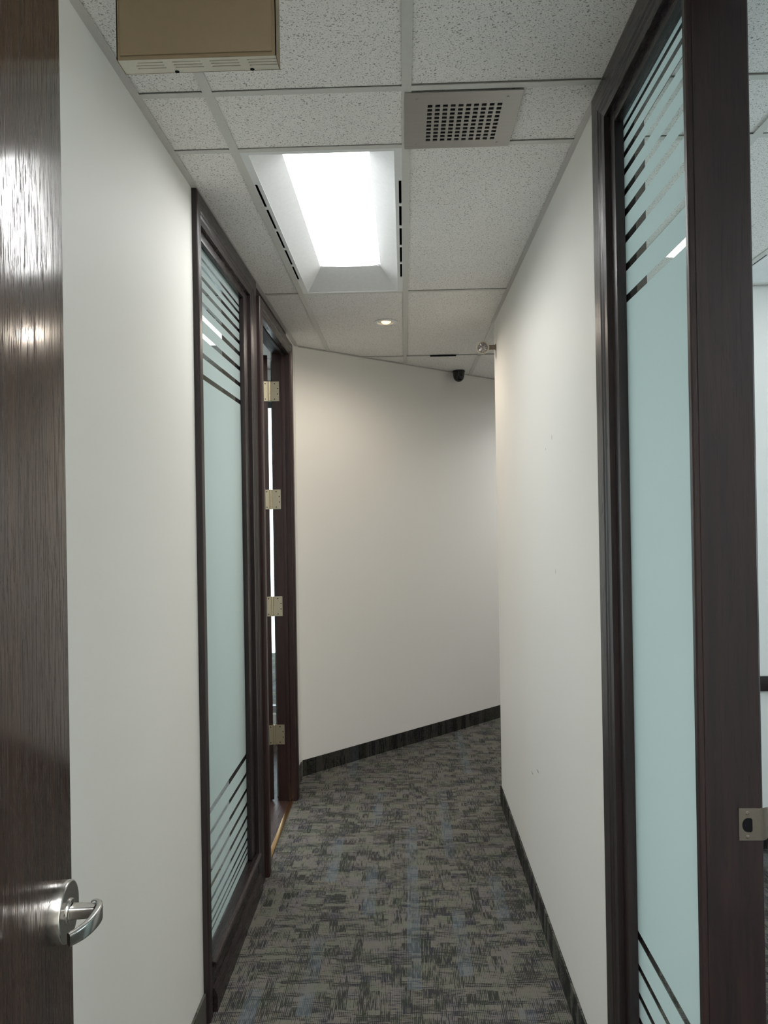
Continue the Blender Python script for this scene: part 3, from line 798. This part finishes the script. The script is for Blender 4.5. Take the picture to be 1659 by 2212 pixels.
# square the corners that the ray-cast outline leaves
for (cx_, cz_) in ((SX0, SZ0), (SX0, SZ1), (SX1, SZ0), (SX1, SZ1)):
    near_ = sorted(outer, key=lambda p: (p[0] - cx_) ** 2 + (p[1] - cz_) ** 2)
    e1 = min([p for p in outer if abs(p[0] - cx_) < 1e-6], key=lambda p: abs(p[1] - cz_), default=None)
    e2 = min([p for p in outer if abs(p[1] - cz_) < 1e-6], key=lambda p: abs(p[0] - cx_), default=None)
    if e1 and e2:
        sp.add([(cx_, yf, cz_), (e1[0], yf, e1[1]), (e2[0], yf, e2[1])], [(0, 1, 2)])
st = obj('strike_plate', sp, M['bronze'], t3)
lip = []
for k in range(9):
    t = k / 8
    lip.append((SX1 + 0.0175 * t, JY - 0.0018 + 0.010 * t ** 2.2))
lz0, lz1 = SZ0, SZ1
lm = MB().loft([[(x, y, z) for z in (lz0 + 0.003 * (i / 8) ** 4, lz1 - 0.003 * (i / 8) ** 4)] + [(x, y + 0.0015, z) for z in (lz1 - 0.003 * (i / 8) ** 4, lz0 + 0.003 * (i / 8) ** 4)] for i, (x, y) in enumerate(lip)])
obj('strike_lip', lm, M['bronze'], st, smooth=True)
obj('latch_hole', MB().box(hcx - 0.0093, hcx + 0.0083, JY - 0.0003, JY - 0.0001, hcz - 0.0123, hcz + 0.0123), M['dark'], st)
for sz in (1.1135, 1.0715):
    obj('screw', MB().lathe((0.5965, JY - 0.0018, sz), (0, -1, 0), [(0, 0.0036), (0.0007, 0.0031), (0.0010, 0.0010), (0.0005, 0.0)], 14, False), M['bronze'], st, smooth=True)

# ================================================================== OPEN OAK DOOR WITH LEVER (left foreground)
DX = -0.5175                  # face of the leaf
D_Y0, D_Y1 = 0.260, 1.150
d1 = empty('door_1', (DX - 0.022, D_Y0, 0), 'dark oak door standing open in the left foreground with a lever handle', 'door', 'structure')
obj('leaf', MB().box(DX - 0.045, DX, D_Y0, D_Y1, 0.012, 2.600), M['oak'], d1, bevel=0.0015)
HC = Vector((DX, 1.087, 1.084))
# the leaf stands a little past square: turn it about its free edge
_da = math.radians(5.5)
d1.rotation_euler.z = _da
d1.location.x = DX - (0.022 * cos(_da) - (D_Y1 - D_Y0) * sin(_da))
d1.location.y = D_Y1 - (0.022 * sin(_da) + (D_Y1 - D_Y0) * cos(_da))
lv = obj('lever_rose', MB().lathe(HC, (1, 0, 0), [(0.0, 0.0420), (0.0, 0.0425), (0.0155, 0.0425), (0.0170, 0.0418), (0.0178, 0.0402), (0.0178, 0.0)], 56), M['nickel'], d1, smooth=True)
# spindle neck: flattened bar standing out from the rose
def rrect(c, u, w, hu, hw_, r, k=4):
    pts = []
    for (su, sw) in ((1, 1), (-1, 1), (-1, -1), (1, -1)):
        for i in range(k + 1):
            a = (0 if (su, sw) == (1, 1) else pi / 2 if (su, sw) == (-1, 1) else pi if (su, sw) == (-1, -1) else 3 * pi / 2) + pi / 2 * i / k
            pts.append(Vector(c) + u * (su * (hu - r) + r * cos(a)) + w * (sw * (hw_ - r) + r * sin(a)))
    return pts
UY, UZ, UX = Vector((0, 1, 0)), Vector((0, 0, 1)), Vector((1, 0, 0))
nk = MB().loft([rrect(HC + UX * x, UY, UZ, hy, hz_, 0.0035) for x, hy, hz_ in ((0.0178, 0.0120, 0.0098), (0.024, 0.0105, 0.0088), (0.046, 0.0098, 0.0082), (0.054, 0.0098, 0.0082))])
obj('lever_neck', nk, M['nickel'], lv, smooth=True)
# collar
obj('lever_collar', MB().lathe(HC + UX * 0.0178, (1, 0, 0), [(0, 0.0185), (0.002, 0.018), (0.003, 0.0165), (0.003, 0.012)], 28, False), M['nickel'], lv, smooth=True)
# grip: sweeps out of the neck, curves and runs back towards the hinge side, bending to the door at its tip
knots = [(0.046, 0.010, 0.0015, 0.0082), (0.052, 0.0095, 0.0015, 0.0098), (0.0575, 0.005, 0.001, 0.0110), (0.0612, -0.004, 0.0008, 0.0116), (0.0625, -0.015, 0.0005, 0.0116),
         (0.0614, -0.028, 0.0, 0.0112), (0.0585, -0.041, -0.0008, 0.0106), (0.0538, -0.053, -0.0015, 0.0100), (0.0475, -0.063, -0.0022, 0.0094), (0.0400, -0.071, -0.003, 0.0088)]
path = []
for i in range(len(knots) - 1):                     # Catmull-Rom through the knots
    k0, k1, k2, k3 = (knots[max(0, min(len(knots) - 1, i + d))] for d in (-1, 0, 1, 2))
    for q in range(4):
        t = q / 4
        path.append(tuple(0.5 * (2 * b_ + (c_ - a_) * t + (2 * a_ - 5 * b_ + 4 * c_ - d_) * t * t + (3 * b_ - a_ - 3 * c_ + d_) * t ** 3) for a_, b_, c_, d_ in zip(k0, k1, k2, k3)))
path.append(knots[-1])
rings = []
for i, (x, y, z, hz_) in enumerate(path):
    p0 = Vector(path[max(i - 1, 0)][:3]); p1 = Vector(path[min(i + 1, len(path) - 1)][:3])
    tg = (p1 - p0).normalized()
    w_ = UZ; u_ = tg.cross(w_).normalized()
    rings.append(rrect(HC + Vector((x, y, z)), u_, w_, 0.0045, hz_, 0.0030))
obj('lever_grip', MB().loft(rings), M['nickel'], lv, smooth=True)
# hinge-side post that carries the leaf
t4 = empty('trim_4', (-0.60, 0.2, 0), 'dark wooden post carrying the open oak door beside the left wall', 'door frame', 'structure')
jamb_box('post', t4, M['wood'], XL + 0.009, DX + 0.090, 0.130, 0.2535, 0.0005, H - 0.003)
for hz in (2.35, 1.3, 0.25):
    obj('hinge', MB().lathe((DX + 0.007, 0.2578, hz - 0.055), (0, 0, 1), [(0, 0), (0, 0.006), (0.11, 0.006), (0.11, 0)], 12), M['nickel'], d1, smooth=True)

# ================================================================== OFFICE WINDOWS (daylight)
w3 = empty('window_3', (3.52, (wy0 + wy1) / 2, wz0), 'wide daylight window of the right office', 'window', 'structure')
fr = MB().box(3.49, 3.54, wy0, wy1, wz0, wz0 + 0.05).box(3.49, 3.54, wy0, wy1, wz1 - 0.05, wz1)
for y in (wy0, wy0 + 0.983, wy0 + 1.966, wy1 - 0.05): fr.box(3.49, 3.54, y, y + 0.05, wz0 + 0.05, wz1 - 0.05)
obj('window_frame', fr, M['alu'], w3)
for k in range(3):
    y = wy0 + 0.05 + k * 0.983
    obj('glass_pane', MB().box(3.512, 3.518, y, y + 0.933, wz0 + 0.05, wz1 - 0.05), M['glass'], w3)
w4 = empty('window_4', ((vx0 + vx1) / 2, 5.63, vz0), 'wide daylight window of the left office under a blind cassette', 'window', 'structure')
fr = MB().box(vx0, vx1, 5.61, 5.66, vz0, vz0 + 0.05).box(vx0, vx1, 5.61, 5.66, vz1 - 0.05, vz1)
for x in (vx0, vx0 + 0.667, vx0 + 1.333, vx1 - 0.05): fr.box(x, x + 0.05, 5.61, 5.66, vz0 + 0.05, vz1 - 0.05)
obj('window_frame', fr, M['alu'], w4)
for k in range(3):
    x = vx0 + 0.05 + k * 0.667
    obj('glass_pane', MB().box(x, x + 0.616, 5.632, 5.638, vz0 + 0.05, vz1 - 0.05), M['glass'], w4)
bl = empty('roller_blind', ((vx0 + vx1) / 2, 5.52, 2.36), 'taupe blind cassette across the top of the left office window', 'blind')
obj('cassette', MB().box(vx0 - 0.05, -1.12, 5.47, 5.559, 2.36, 2.70), M['taupe'], bl, bevel=0.006)

# portals guide daylight sampling through the two window openings
def portal(name, loc, rot, sx, sy):
    l = bpy.data.lights.new(name, 'AREA'); l.shape = 'RECTANGLE'; l.size = sx; l.size_y = sy
    l.cycles.is_portal = True
    o = bpy.data.objects.new(name, l); COL.objects.link(o); o.location = loc; o.rotation_euler = rot
portal('window_portal', (3.56, (wy0 + wy1) / 2, (wz0 + wz1) / 2), (0, pi / 2, 0), wz1 - wz0, wy1 - wy0)
portal('window_portal', ((vx0 + vx1) / 2, 5.68, (vz0 + vz1) / 2), (-pi / 2, 0, 0), vx1 - vx0, vz1 - vz0)
